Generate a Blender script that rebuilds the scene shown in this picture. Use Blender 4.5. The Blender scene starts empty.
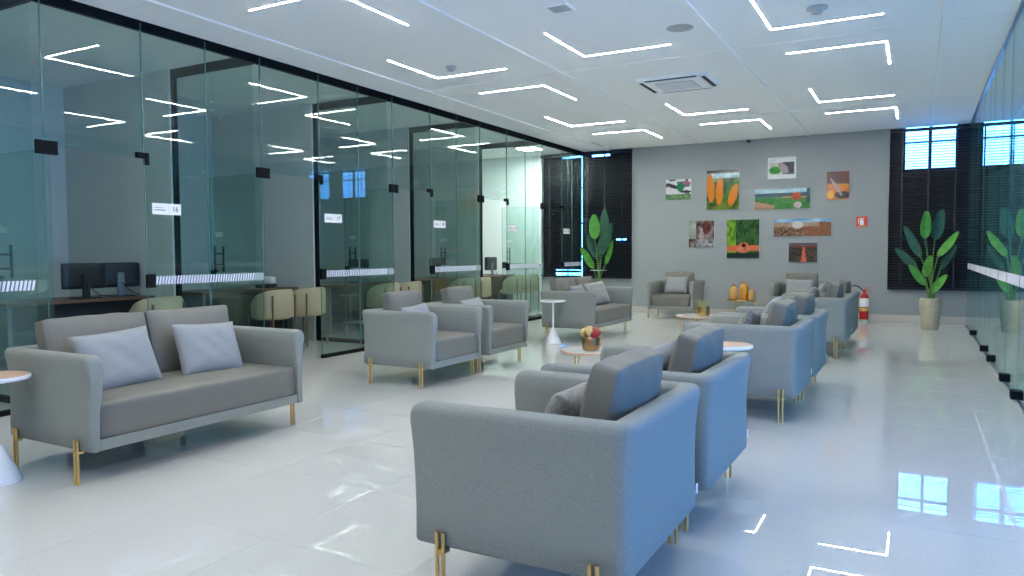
import bpy, bmesh, math, random
from mathutils import Matrix, Vector

random.seed(7)
S = bpy.context.scene
COL = S.collection

# ------------------------------------------------------------------ camera
cam = bpy.data.objects.new('camera', bpy.data.cameras.new('camera'))
COL.objects.link(cam)
cam.data.lens = 25.89
cam.data.sensor_width = 36
cam.data.clip_start = 0.05
_r = Vector((0.87687732, 0.48069593, -0.00419407))
_u = Vector((-0.01963857, 0.04453899, 0.9988146))
_w = Vector((-0.48031291, 0.8757555, -0.04849541))
cam.matrix_world = Matrix(((_r.x, _u.x, -_w.x, 0.0), (_r.y, _u.y, -_w.y, 0.0), (_r.z, _u.z, -_w.z, 1.2), (0, 0, 0, 1)))
S.camera = cam

# ------------------------------------------------------------------ world, exposure
SKY = (0.095, 0.36, 1.0)
SKY_STRENGTH = 13.5
LED_STRENGTH = 205.0
wd = bpy.data.worlds.new('world'); S.world = wd
wd.use_nodes = True
bg = wd.node_tree.nodes['Background']
bg.inputs['Color'].default_value = (*SKY, 1)
bg.inputs['Strength'].default_value = SKY_STRENGTH
S.view_settings.view_transform = 'Standard'
S.view_settings.look = 'None'
S.view_settings.gamma = 1
S.view_settings.use_curve_mapping = False
S.view_settings.exposure = 0.0
S.cycles.transparent_max_bounces = 40
S.cycles.max_bounces = 10
S.cycles.sample_clamp_indirect = 30.0

def portal(name, loc, rot, sx, sy):
    l = bpy.data.lights.new(name, 'AREA'); l.shape = 'RECTANGLE'; l.size = sx; l.size_y = sy
    l.cycles.is_portal = True
    o = bpy.data.objects.new(name, l); COL.objects.link(o); o.location = loc; o.rotation_euler = rot
# daylight enters through the tall street windows on the right, behind the camera's frame
portal('street_window_daylight', (4.98, 3.0, 1.2), (0, math.radians(90), 0), 2.0, 4.4)

# ------------------------------------------------------------------ materials
def mat(name, col, rough=0.5, metal=0.0, spec=0.5, noise=None, bump=None, emit=None, trans=None, coat=0.0):
    """noise=(scale, amount) speckles the base colour; bump=(scale, strength) adds fine relief"""
    m = bpy.data.materials.new(name); m.use_nodes = True
    nt = m.node_tree; b = nt.nodes['Principled BSDF']
    b.inputs['Base Color'].default_value = (*col, 1)
    b.inputs['Roughness'].default_value = rough
    b.inputs['Metallic'].default_value = metal
    b.inputs['Specular IOR Level'].default_value = spec
    b.inputs['Coat Weight'].default_value = coat
    tc = None
    if noise or bump:
        tc = nt.nodes.new('ShaderNodeTexCoord')
    if noise:
        n = nt.nodes.new('ShaderNodeTexNoise'); n.inputs['Scale'].default_value = noise[0]; n.inputs['Detail'].default_value = 3
        nt.links.new(tc.outputs['Object'], n.inputs['Vector'])
        r = nt.nodes.new('ShaderNodeValToRGB')
        a = noise[1]
        r.color_ramp.elements[0].position = 0.3; r.color_ramp.elements[1].position = 0.7
        r.color_ramp.elements[0].color = (*[max(0, c * (1 - a)) for c in col], 1)
        r.color_ramp.elements[1].color = (*[min(1, c * (1 + a)) for c in col], 1)
        nt.links.new(n.outputs['Fac'], r.inputs['Fac']); nt.links.new(r.outputs['Color'], b.inputs['Base Color'])
    if bump:
        n = nt.nodes.new('ShaderNodeTexNoise'); n.inputs['Scale'].default_value = bump[0]; n.inputs['Detail'].default_value = 4
        nt.links.new(tc.outputs['Object'], n.inputs['Vector'])
        bp = nt.nodes.new('ShaderNodeBump'); bp.inputs['Strength'].default_value = bump[1]; bp.inputs['Distance'].default_value = 0.01
        nt.links.new(n.outputs['Fac'], bp.inputs['Height']); nt.links.new(bp.outputs['Normal'], b.inputs['Normal'])
    if emit:
        b.inputs['Emission Color'].default_value = (*emit[:3], 1); b.inputs['Emission Strength'].default_value = emit[3]
    if trans:
        b.inputs['Transmission Weight'].default_value = trans
    return m

def wood(name, c0, c1, scale=6, rough=0.35):
    m = mat(name, c0, rough); nt = m.node_tree; b = nt.nodes['Principled BSDF']
    tc = nt.nodes.new('ShaderNodeTexCoord'); mp = nt.nodes.new('ShaderNodeMapping'); mp.inputs['Scale'].default_value = (1, 9, 1)
    n = nt.nodes.new('ShaderNodeTexNoise'); n.inputs['Scale'].default_value = scale; n.inputs['Detail'].default_value = 5
    r = nt.nodes.new('ShaderNodeValToRGB'); r.color_ramp.elements[0].position = .35; r.color_ramp.elements[1].position = .65
    r.color_ramp.elements[0].color = (*c0, 1); r.color_ramp.elements[1].color = (*c1, 1)
    nt.links.new(tc.outputs['Object'], mp.inputs['Vector']); nt.links.new(mp.outputs['Vector'], n.inputs['Vector'])
    nt.links.new(n.outputs['Fac'], r.inputs['Fac']); nt.links.new(r.outputs['Color'], b.inputs['Base Color'])
    return m

def glass(name, tint, base=0.045, frost=0.0, gain=1.0):
    """clear pane: tinted see-through plus a mirror share that follows Schlick's law, the same on both faces"""
    m = bpy.data.materials.new(name); m.use_nodes = True
    nt = m.node_tree; nt.nodes.clear()
    out = nt.nodes.new('ShaderNodeOutputMaterial'); mx = nt.nodes.new('ShaderNodeMixShader')
    tr = nt.nodes.new('ShaderNodeBsdfTransparent'); tr.inputs['Color'].default_value = (*tint, 1)
    gl = nt.nodes.new('ShaderNodeBsdfGlossy'); gl.inputs['Roughness'].default_value = 0.0; gl.inputs['Color'].default_value = (.93, 1, 1, 1)
    lw = nt.nodes.new('ShaderNodeLayerWeight'); lw.inputs['Blend'].default_value = 0.5
    pw = nt.nodes.new('ShaderNodeMath'); pw.operation = 'POWER'; pw.inputs[1].default_value = 5
    ma = nt.nodes.new('ShaderNodeMath'); ma.operation = 'MULTIPLY_ADD'; ma.inputs[1].default_value = (1 - base) * gain; ma.inputs[2].default_value = base
    ma.use_clamp = True
    nt.links.new(lw.outputs['Facing'], pw.inputs[0]); nt.links.new(pw.outputs[0], ma.inputs[0])
    nt.links.new(ma.outputs[0], mx.inputs['Fac'])
    first = tr
    if frost:
        df = nt.nodes.new('ShaderNodeBsdfTranslucent'); df.inputs['Color'].default_value = (.8, .85, .85, 1)
        d2 = nt.nodes.new('ShaderNodeBsdfDiffuse'); d2.inputs['Color'].default_value = (.8, .85, .85, 1)
        m2 = nt.nodes.new('ShaderNodeMixShader'); m2.inputs['Fac'].default_value = .5
        nt.links.new(df.outputs[0], m2.inputs[1]); nt.links.new(d2.outputs[0], m2.inputs[2])
        m3 = nt.nodes.new('ShaderNodeMixShader'); m3.inputs['Fac'].default_value = frost
        nt.links.new(tr.outputs[0], m3.inputs[1]); nt.links.new(m2.outputs[0], m3.inputs[2]); first = m3
    nt.links.new(first.outputs[0], mx.inputs[1]); nt.links.new(gl.outputs[0], mx.inputs[2])
    nt.links.new(mx.outputs[0], out.inputs['Surface'])
    return m

M = {}
M['tile'] = mat('polished_porcelain', (.60, .60, .575), .006, noise=(90, .05))
M['tile'].node_tree.nodes['Principled BSDF'].inputs['IOR'].default_value = 2.5
M['grout'] = mat('grout', (.56, .56, .545), .2)
M['ceil'] = mat('ceiling_paint', (.91, .925, .92), .85)
M['strip'] = mat('ceiling_joint_strip', (.92, .93, .93), .6)
M['wall'] = mat('grey_wall_paint', (.308, .332, .338), .8, bump=(60, .03))
M['officewall'] = mat('office_wall_paint', (.66, .69, .65), .8, bump=(60, .03))
M['white'] = mat('white_paint', (.80, .81, .80), .7)
M['base'] = mat('porcelain_skirting', (.55, .52, .48), .25)
M['black'] = mat('black_aluminium', (.006, .008, .010), .75, spec=.1)
M['blackmatt'] = mat('black_panel', (.010, .013, .018), .6)
M['slat'] = mat('black_slat', (.009, .015, .027), .4)
M['fabric'] = mat('light_grey_weave', (.258, .273, .254), .95, spec=.12, noise=(300, .20), bump=(600, .10))
M['leather'] = mat('taupe_grey_upholstery', (.172, .168, .144), .5, spec=.35, bump=(240, .06))
M['cushion'] = mat('taupe_grey_cushion', (.165, .160, .138), .6, spec=.3, noise=(7, .08), bump=(11, .25))
M['pillow'] = mat('pale_grey_pillow', (.29, .305, .315), .9, spec=.15, noise=(300, .15), bump=(5, .10))
M['pillow2'] = mat('pale_patterned_pillow', (.28, .275, .262), .9, spec=.15, noise=(55, .25), bump=(9, .12))
M['brass'] = mat('brushed_brass', (.70, .45, .17), .28, metal=1)
M['gold'] = mat('gold_metal', (.62, .43, .16), .3, metal=1)
M['copper'] = mat('copper_pot', (.42, .25, .13), .3, metal=1)
M['tag'] = mat('white_tag', (.85, .85, .85), .6)
M['whitemetal'] = mat('white_lacquer', (.80, .82, .84), .3)
M['tabletop'] = wood('pale_oak_top', (.52, .34, .23), (.62, .42, .29), 8)
M['deskwood'] = wood('dark_walnut_top', (.13, .065, .04), (.19, .10, .06), 6)
M['whitetop'] = mat('white_gloss_top', (.78, .77, .73), .12)
M['plasticblack'] = mat('black_plastic', (.015, .017, .02), .4)
M['plasticgrey'] = mat('grey_plastic', (.16, .20, .23), .4)
M['plasticwhite'] = mat('white_plastic', (.75, .77, .77), .45)
M['beige'] = mat('beige_upholstery', (.46, .39, .25), .7, bump=(200, .08))
M['chairwood'] = wood('brown_wood_leg', (.14, .085, .05), (.20, .12, .075), 10)
M['potstone'] = mat('beige_ceramic', (.42, .38, .27), .35, noise=(14, .1))
M['leafA'] = mat('bright_green_leaf', (.075, .30, .03), .4, noise=(9, .25))
M['leafB'] = mat('dark_green_leaf', (.025, .095, .055), .4, noise=(9, .25))
M['stem'] = mat('green_stem', (.10, .22, .04), .5)
M['soil'] = mat('soil', (.03, .022, .016), .95)
M['amber'] = mat('amber_glaze', (.58, .27, .025), .12, coat=.5)
M['amber2'] = mat('honey_glaze', (.56, .31, .10), .18, coat=.5)
M['cork'] = mat('brown_stopper', (.35, .22, .12), .7)
M['cream'] = mat('cream_petal', (.55, .40, .18), .7)
M['redflower'] = mat('red_petal', (.32, .02, .02), .7)
M['pinkflower'] = mat('rose_petal', (.38, .12, .06), .7)
M['yellowgreen'] = mat('yellow_green_sprig', (.42, .42, .18), .7)
M['red'] = mat('red_enamel', (.55, .012, .02), .3)
M['yellow'] = mat('yellow_label', (.65, .45, .12), .5)
M['rubber'] = mat('black_rubber', (.02, .02, .022), .5)
M['signred'] = mat('red_sign', (.62, .05, .03), .5)
M['ink'] = mat('dark_ink', (.03, .025, .07), .6)
M['greyink'] = mat('grey_ink', (.30, .30, .40), .6)
M['band'] = mat('white_film_stripe', (.74, .74, .86), .6)
M['grill'] = mat('grey_grille', (.45, .47, .46), .6)
M['darkslot'] = mat('dark_slot', (.02, .02, .02), .7)
M['led'] = mat('led_diffuser', (.9, .9, .9), .5, emit=(1.0, .985, .92, LED_STRENGTH))
M['panel_led'] = mat('office_panel_diffuser', (.9, .9, .9), .5, emit=(.97, 1.0, .99, 230.0))
M['steel'] = mat('brushed_steel', (.55, .58, .6), .3, metal=1)
M['glass'] = glass('office_glass', (.885, .945, .93), .05)
M['glassR'] = glass('clear_glass', (.76, .92, .90), .06)
M['glassD'] = glass('door_glass', (.72, .90, .88), .055, frost=.6)
M['edge'] = mat('green_glass_edge', (.10, .22, .21), .2)
M['glassW'] = glass('window_glass', (.97, .98, .98), .04)
M['film'] = glass('frosted_film', (.85, .95, .94), .04, frost=.55)

# ------------------------------------------------------------------ mesh helpers
class MB:
    def __init__(s): s.v = []; s.f = []; s.mi = []
    def add(s, vs, fs, mi=0):
        k = len(s.v); s.v += [tuple(v) for v in vs]; s.f += [tuple(i + k for i in f) for f in fs]; s.mi += [mi] * len(fs); return s
    def box(s, x0, x1, y0, y1, z0, z1, mi=0):
        vs = [(x, y, z) for z in (z0, z1) for y in (y0, y1) for x in (x0, x1)]
        return s.add(vs, [(0, 2, 3, 1), (4, 5, 7, 6), (0, 1, 5, 4), (2, 6, 7, 3), (0, 4, 6, 2), (1, 3, 7, 5)], mi)
    def kbox(s, x0, x1, y0, y1, z0, z1, mi=0):
        return s.box(x0 * 1.038, x1 * 1.038, y0, y1, 1.2 + (z0 - 1.2) * 1.038, 1.2 + (z1 - 1.2) * 1.038, mi)
    def lathe(s, prof, n=24, c=(0, 0, 0), mi=0):
        k0 = len(prof); vs = []; fs = []
        for (r, z) in prof:
            for i in range(n):
                a = 2 * math.pi * i / n; vs.append((c[0] + r * math.cos(a), c[1] + r * math.sin(a), c[2] + z))
        for j in range(k0 - 1):
            for i in range(n):
                fs.append((j * n + i, j * n + (i + 1) % n, (j + 1) * n + (i + 1) % n, (j + 1) * n + i))
        fs.append(tuple(range(n - 1, -1, -1))); fs.append(tuple((k0 - 1) * n + i for i in range(n)))
        return s.add(vs, fs, mi)
    def tube(s, pts, r, n=8, mi=0):
        pts = [Vector(p) for p in pts]; rs = r if isinstance(r, (list, tuple)) else [r] * len(pts)
        vs = []; fs = []; ref = None
        for i, p in enumerate(pts):
            t = (pts[min(i + 1, len(pts) - 1)] - pts[max(i - 1, 0)]).normalized()
            if ref is None: ref = Vector((0, 0, 1)) if abs(t.z) < .9 else Vector((1, 0, 0))
            a = t.cross(ref).normalized(); b = t.cross(a).normalized(); ref = -b if False else ref
            for k in range(n):
                q = 2 * math.pi * k / n; vs.append(p + (a * math.cos(q) + b * math.sin(q)) * rs[i])
        for i in range(len(pts) - 1):
            for k in range(n):
                fs.append((i * n + k, i * n + (k + 1) % n, (i + 1) * n + (k + 1) % n, (i + 1) * n + k))
        fs.append(tuple(range(n - 1, -1, -1))); fs.append(tuple((len(pts) - 1) * n + k for k in range(n)))
        return s.add(vs, fs, mi)
    def mesh(s, name, mats, smooth=False):
        me = bpy.data.meshes.new(name); me.from_pydata(s.v, [], s.f)
        for m in (mats if isinstance(mats, (list, tuple)) else [mats]): me.materials.append(m)
        for p, i in zip(me.polygons, s.mi): p.material_index = i
        bm = bmesh.new(); bm.from_mesh(me); bmesh.ops.recalc_face_normals(bm, faces=bm.faces); bm.to_mesh(me); bm.free()
        if smooth: shade(me)
        return me
    def build(s, name, mats, parent=None, smooth=False, loc=None):
        return link(name, s.mesh(name, mats, smooth), parent, loc)

def shade(me, angle=50):
    bm = bmesh.new(); bm.from_mesh(me)
    for f in bm.faces: f.smooth = True
    lim = math.radians(angle)
    for e in bm.edges:
        if len(e.link_faces) == 2: e.smooth = e.calc_face_angle(0) < lim
        else: e.smooth = False
    bm.to_mesh(me); bm.free()

def link(name, me, parent=None, loc=None, rot=None):
    o = bpy.data.objects.new(name, me); COL.objects.link(o)
    if parent is not None: o.parent = parent
    if loc is not None: o.location = loc
    if rot is not None: o.rotation_euler = rot
    return o

def tag(o, label=None, cat=None, group=None, kind=None):
    if label: o['label'] = label
    if cat: o['category'] = cat
    if group: o['group'] = group
    if kind: o['kind'] = kind
    return o

def thing(name, label, cat, loc=(0, 0, 0), rz=0, group=None):
    o = bpy.data.objects.new(name, None); COL.objects.link(o); o.empty_display_size = .1
    o.location = loc; o.rotation_euler = (0, 0, rz)
    return tag(o, label, cat, group)

def copy_tree(o, parent=None):
    c = o.copy(); COL.objects.link(c); c.parent = parent
    for ch in list(o.children): copy_tree(ch, c)
    return c

def rbox(sx, sy, sz, r, puff=(0, 0, 0), cuts=6, wr=0, seed=0):
    """rounded, slightly puffed block centred on the origin"""
    rng = random.Random(seed)
    bm = bmesh.new(); bmesh.ops.create_cube(bm, size=1)
    bmesh.ops.scale(bm, vec=(sx, sy, sz), verts=bm.verts)
    bmesh.ops.subdivide_edges(bm, edges=bm.edges, cuts=cuts, use_grid_fill=True)
    h = (sx / 2, sy / 2, sz / 2)
    ph = [rng.uniform(0, 6) for _ in range(6)]
    for v in bm.verts:
        p = v.co
        u = [p[i] / h[i] for i in range(3)]
        # spread the grid towards the edges, then round the corners
        q = Vector([math.copysign(min(1, abs(a) ** .75), a) * h[i] for i, a in enumerate(u)])
        core = Vector([max(-h[i] + r, min(h[i] - r, q[i])) for i in range(3)])
        d = q - core
        if d.length > 1e-7: q = core + d.normalized() * r if max(abs(x) for x in (d.x, d.y, d.z)) >= r * .999 else q
        for i in range(3):
            j, k = (i + 1) % 3, (i + 2) % 3
            w = (1 - u[j] ** 2) * (1 - u[k] ** 2)
            q[i] += u[i] * puff[i] * max(0, w)
        if wr:
            q += q.normalized() * wr * (math.sin(17 * q.y + 9 * q.z + ph[0]) * math.sin(13 * q.z - 7 * q.y + ph[1]) + .6 * math.sin(31 * q.y - 23 * q.z + ph[2]))
        v.co = q
    return bm

def bm_link(bm, name, m, parent=None, loc=None, rot=None, smooth=True):
    me = bpy.data.meshes.new(name); bm.to_mesh(me); bm.free(); me.materials.append(m)
    if smooth:
        for p in me.polygons: p.use_smooth = True
    return link(name, me, parent, loc, rot)

def text_mesh(txt, size, m, name):
    cu = bpy.data.curves.new(name, 'FONT'); cu.body = txt; cu.size = size; cu.align_x = 'CENTER'; cu.align_y = 'CENTER'; cu.extrude = .0006
    o = bpy.data.objects.new(name, cu); COL.objects.link(o)
    dg = bpy.context.evaluated_depsgraph_get()
    me = bpy.data.meshes.new_from_object(o.evaluated_get(dg))
    bpy.data.objects.remove(o); me.materials.clear(); me.materials.append(m)
    return me

# ------------------------------------------------------------------ dimensions
XL, XR = -5.925, 0.725        # lobby glass walls
YB, YF = 13.83, -4.0          # back wall, wall behind the camera
ZC = 3.214
K = 1.038
def kz(z): return 1.2 + (z - 1.2) * K
XO, XW = -9.16, 5.0           # rear wall of the offices, street window wall

def struct(mb, name, m, parent=None, smooth=False, loc=None):
    o = mb.build(name, m, parent, smooth, loc)
    if parent is None: o['kind'] = 'structure'
    return o

# ------------------------------------------------------------------ floor
fl = struct(MB().box(XO - .1, XW + .1, YF - .1, YB + .1, -.12, -.0005), 'floor', M['grout'])
T = .7175
tile_me = None
def tile_mesh(dx, dy):
    return MB().box(-dx / 2, dx / 2, -dy / 2, dy / 2, -.0005, 0).mesh('tile', M['tile'])
tile_me = tile_mesh(T - .0022, T - .0022)
x0 = XL - .03; y0 = 2.17
nx = int(math.ceil((XR + .02 - x0) / T))
for j in range(-1, 16):
    for i in range(nx):
        xa, xb = x0 + i * T, min(x0 + (i + 1) * T, XR + .03)
        ya, yb = y0 + j * T, min(y0 + (j + 1) * T, YB)
        if yb - ya < .05 or xb - xa < .05: continue
        full = abs(xb - xa - T) < 1e-6 and abs(yb - ya - T) < 1e-6
        me = tile_me if full else tile_mesh(xb - xa - .0022, yb - ya - .0022)
        link('tile', me, fl, ((xa + xb) / 2, (ya + yb) / 2, 0))
st = MB()
st.box(x0, XR + .03, YF, y0 - T - .002, -.0005, 0)          # tiles behind the camera, outside the frame
st.box(XO, x0 - .002, YF, YB, -.0005, 0)                    # office floors
st.box(XR + .032, XW, YF, YB, -.0005, 0)                    # strip beyond the right glass wall
so = st.build('tile_surround', M['tile'], fl); so['kind'] = 'stuff'

# ------------------------------------------------------------------ ceiling
ce = struct(MB().box(XO - .1, XW + .1, YF - .1, YB + .1, ZC + .012, ZC + .12), 'ceiling', M['ceil'])
xs = [-5.918, -5.392, -3.534, -1.676, .177, XR]
ys = [YF, .155, 3.88, 7.61, 11.335, YB]
for i in range(5):
    for j in range(5):
        ga = .021 if i > 0 else .001; gb = .021 if i < 4 else .001
        MB().box(xs[i] + ga, xs[i + 1] - gb, ys[j] + .004, ys[j + 1] - .004, ZC, ZC + .013).build('ceiling_panel', M['ceil'], ce)
for i in range(1, 5):
    yy = [YF, -1.61, 2.11, 5.84, 9.57, YB - .01]
    for a, b in zip(yy, yy[1:]):
        MB().box(xs[i] - .020, xs[i] + .020, a + .005, b - .005, ZC - .014, ZC + .012).build('joint_strip', M['strip'], ce)
for i in range(1, 4):
    for y in ys[1:-1]:
        MB().box(xs[i] + .03, xs[i + 1] - .03, y - .0035, y + .0035, ZC - .004, ZC + .012).build('cross_strip', M['strip'], ce)
struct(MB().box(XL - .04, -5.92, YF, YB, 3.13, ZC + .013), 'trim_1', M['black'])
struct(MB().box(XR - .02, XR + .03, 5.0, YB, ZC - .025, ZC + .013), 'trim_2', M['steel'])
MB().box(XO, XL - .042, YF, YB, ZC, ZC + .013).build('office_soffit', M['ceil'], ce)
MB().box(XR + .032, XW, YF, YB, ZC, ZC + .013).build('corridor_soffit', M['ceil'], ce)

# ------------------------------------------------------------------ back wall with its two window openings
BT = .16
bw = MB()
bw.kbox(-4.72, -.40, YB, YB + BT, -.1, ZC + .1)                 # solid wall between the blinds
bw.kbox(-6.62, -4.72, YB, YB + BT, -.1, .70)                    # under the left window
bw.kbox(-.40, 1.60, YB, YB + BT, -.1, .57)                      # under the right window
bw.box(1.60 * K, XW + .1, YB, YB + BT, -.1, ZC + .1)
struct(bw, 'wall_back', M['wall'])
struct(MB().box(XO, -6.62 * K, YB, YB + BT, -.1, ZC + .1), 'wall_office_end', M['white'])
struct(MB().box(XL, XR, YB - .012, YB - .0005, 0.0005, .13), 'baseboard_back', M['base'])
# left window: dark shutter boards with daylight leaking round them
wl = MB()
wl.kbox(-6.62, -6.36, YB + .10, YB + .14, .70, ZC + .1)
wl.kbox(-6.36, -5.80, YB + .10, YB + .14, .85, 3.06)
wl.kbox(-6.36, -5.80, YB + .10, YB + .14, .795, .83)
wl.kbox(-6.36, -5.80, YB + .10, YB + .14, 3.09, ZC + .1)
wl.kbox(-6.36, -5.80, YB + .10, YB + .14, .70, .735)
wl.kbox(-6.36, -6.05, YB + .10, YB + .14, 3.06, 3.09)
wl.kbox(-5.772, -4.72, YB + .10, YB + .14, .70, 1.425)
wl.kbox(-5.772, -5.08, YB + .10, YB + .14, 1.425, 1.455)
wl.kbox(-4.86, -4.72, YB + .10, YB + .14, 1.425, 1.455)
wl.kbox(-5.772, -4.72, YB + .10, YB + .14, 1.455, 3.045)
wl.kbox(-5.772, -5.58, YB + .10, YB + .14, 3.045, 3.085)
wl.kbox(-5.20, -4.72, YB + .10, YB + .14, 3.045, 3.085)
wl.kbox(-5.772, -4.72, YB + .10, YB + .14, 3.085, ZC + .1)
for z in (1.05, 1.75, 2.45): wl.kbox(-5.80, -5.772, YB + .11, YB + .13, z, z + .03)
w1 = struct(wl, 'window_1', M['blackmatt'])
# right window: dark lower boards, clerestory panes above
wr = MB()
wr.kbox(-.40, 1.60, YB + .10, YB + .14, .57, 2.50)
wr.kbox(-.40, -.18, YB + .10, YB + .14, 2.50, ZC + .1)
wr.kbox(.145, .185, YB + .09, YB + .14, 2.50, ZC + .1)
wr.kbox(.52, .93, YB + .10, YB + .14, 2.50, ZC + .1)
wr.kbox(1.28, 1.32, YB + .09, YB + .14, 2.50, ZC + .1)
wr.kbox(-.18, 1.6, YB + .09, YB + .14, 2.90, 2.93)
w2 = struct(wr, 'window_2', M['blackmatt'])
for a, b in ((-.18, .145), (.185, .52), (.93, 1.28), (1.32, 1.6)):
    MB().kbox(a, b, YB + .115, YB + .121, 2.50, ZC).build('pane', M['glassW'], w2)

def blind(x0, x1, z0, z1, label, group='black venetian blinds on the back wall', tilt=-7, yb=YB):
    x0, x1, z0 = x0 * K, x1 * K, kz(z0)
    W = x1 - x0; cx = (x0 + x1) / 2
    t = thing('venetian_blind', label, 'blind', (cx, yb - .045, z0), 0, group)
    MB().box(-W / 2, W / 2, -.03, .03, z1 - z0 - .05, z1 - z0 - .001).build('headrail', M['slat'], t)
    MB().box(-W / 2, W / 2, -.022, .022, 0, .02).build('bottom_rail', M['slat'], t)
    pitch = .044; n = int((z1 - z0 - .09) / pitch)
    sl = MB(); c, s_ = math.cos(math.radians(tilt)), math.sin(math.radians(tilt))
    prof = []
    for k in range(5):
        q = -1 + k / 2; prof.append((q * .024 * c - (1 - q * q) * .003 * s_ * 0, q * .024 * s_ + (1 - q * q) * .004))
    vs = []
    for x in (-W / 2, W / 2):
        for (y, z) in prof: vs.append((x, y, z))
        for (y, z) in prof: vs.append((x, y, z - .0012))
    fs = [(k, k + 1, 10 + k + 1, 10 + k) for k in range(4)] + [(5 + k + 1, 5 + k, 15 + k, 15 + k + 1) for k in range(4)]
    fs += [(0, 10, 15, 5), (4, 9, 19, 14), (0, 5, 6, 1), (1, 6, 7, 2), (2, 7, 8, 3), (3, 8, 9, 4), (10, 11, 16, 15), (11, 12, 17, 16), (12, 13, 18, 17), (13, 14, 19, 18)]
    sl.add(vs, fs); me = sl.mesh('slat', M['slat'])
    for k in range(n): link('slat', me, t, (0, 0, .035 + k * pitch))
    nt_ = 3 if W > 1 else 2
    for k in range(nt_):
        x = -W / 2 + W * (k + .5) / nt_
        MB().box(x - .012, x + .012, -.0285, -.0272, .01, z1 - z0 - .04).build('ladder_tape', M['slat'], t)
    return t
blind(-5.775, -4.71, .69, ZC - .025, 'black venetian blind behind the potted plant, left of the grey picture wall')
blind(-6.61, -5.81, .72, ZC - .025, 'black venetian blind seen through the last office glass')
blind(-.40, .69, .58, ZC - .025, 'black venetian blind with bright clerestory window, behind the plant by right glass wall')
blind(.74, 1.60, .58, ZC - .025, 'black venetian blind seen through the right glass wall')

# other walls
struct(MB().box(XO - .12, XO, YF, YB, -.1, ZC + .1), 'wall_left', M['officewall'])
struct(MB().box(XO - .1, XW + .1, YF - .12, YF, -.1, ZC + .1), 'wall_front', M['white'])
rw = MB()
rw.box(XW, XW + .14, 5.2, YB, -.1, ZC + .1)
rw.box(XW, XW + .14, YF, .8, -.1, ZC + .1)
rw.box(XW, XW + .14, .8, 5.2, -.1, .2)
rw.box(XW, XW + .14, .8, 5.2, 2.2, ZC + .1)
struct(rw, 'wall_right', M['white'])
fr = MB()
for k in range(4):
    y = .83 + k * 4.34 / 3; fr.box(XW + .02, XW + .08, y - .03, y + .03, .2, 2.2)
w3 = struct(fr, 'window_3', M['black'])

# ------------------------------------------------------------------ office glass front
PIV = [3.29, 5.45, 7.62, 9.79, 11.95]        # door pivots; openings run .84 m from here
PART = [p - .06 for p in PIV]       # partitions between the offices
SIGNLAB = ['white number 16 sign on the glass above the foreground sofa', 'white number 17 sign on the glass left of the left armchair pair', 'white number 18 sign on the glass above the left armchair pair', 'white number 19 sign on the glass of the brightly lit last office', 'white number 20 sign on the glass in front of the black blind']
OFF = ['16', '17', '18', '19', '20']
ORD = ['sixteen', 'seventeen', 'eighteen', 'nineteen', 'twenty']
DW = .84; DH = 2.03
gf = bpy.data.objects.new('glass_front', None); COL.objects.link(gf)
tag(gf, 'clear glass front of the offices with black ceiling track along the lobby', 'glass wall')
gf.location = (XL, 0, 0)
GT = .005
def pane(y0, y1, z0, z1, par=gf):
    for y in (y0 + .003, y1 - .003): MB().box(-GT - .0004, GT + .0004, y - .0018, y + .0018, z0, z1).build('pane_edge', M['edge'], par)
    return MB().box(-GT, GT, y0 + .003, y1 - .003, z0, z1).build('glass_pane', M['glass'], par)
def fixed(ya, yb):
    n = 2 if yb - ya > .9 else 1
    for k in range(n):
        pane(ya + (yb - ya) * k / n, ya + (yb - ya) * (k + 1) / n, .04, ZC - .02)
    MB().box(-.022, .022, ya, yb, 0.0005, .04).build('floor_channel', M['black'], gf)
def striped_band(par, ax, a, b, z0, z1, off, white_end=True):
    """white film with slanted stripes on a pane; ax = axis the pane runs along"""
    mb = MB(); step = .03; n = int((b - a) / step)
    for k in range(n):
        p = a + k * step
        q = [(p, z0), (p + step * .62, z0), (p + step * .62 + .015, z1), (p + .015, z1)]
        vs = [(off - .0004, y, z) if ax == 'y' else (y, off - .0004, z) for y, z in q] + [(off + .0004, y, z) if ax == 'y' else (y, off + .0004, z) for y, z in q]
        mb.add(vs, [(0, 1, 2, 3), (7, 6, 5, 4), (0, 4, 5, 1), (1, 5, 6, 2), (2, 6, 7, 3), (3, 7, 4, 0)])
    return mb.build('striped_film', M['band'], par)
fixed(-2.0, -1.05); fixed(-.2, 1.13); fixed(1.97, 3.29)
fixed(YF, -2.0)
pane(-1.05, -.2, .04, ZC - .02); pane(1.13, 1.97, .04, ZC - .02)
striped_band(gf, 'y', 2.05, 3.20, .925, 1.0, .0065)
for i, p in enumerate(PIV):
    a, b = p, min(p + DW, YB - .01)
    pane(a, b, DH + .006, ZC - .02)                              # transom over the door
    nb = PIV[i + 1] if i + 1 < len(PIV) else YB - .10
    fixed(b, nb)
    if nb - b > .9:
        striped_band(gf, 'y', b + .05, nb - .13, .925, 1.0, .0065)
        MB().box(.0055, .0068, nb - .13, nb - .005, .925, 1.0).build('clear_film_end', M['film'], gf)
    else:
        MB().box(.0055, .0068, b + .06, nb - .03, .925, 1.0).build('clear_film_end', M['film'], gf)
    # patch fittings: pivot corner, strike plate, transom corner
    MB().box(-.016, .016, a - .06, a + .10, DH - .055, DH + .05).build('pivot_patch', M['black'], gf)
    L = MB(); L.box(-.016, .016, b - .07, b + .045, DH + .0, DH + .05); L.box(-.016, .016, b + .005, b + .045, DH - .055, DH)
    L.build('corner_patch', M['black'], gf)
    MB().box(-.018, .018, b, b + .075, .90, 1.02).build('strike_box', M['black'], gf)

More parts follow.
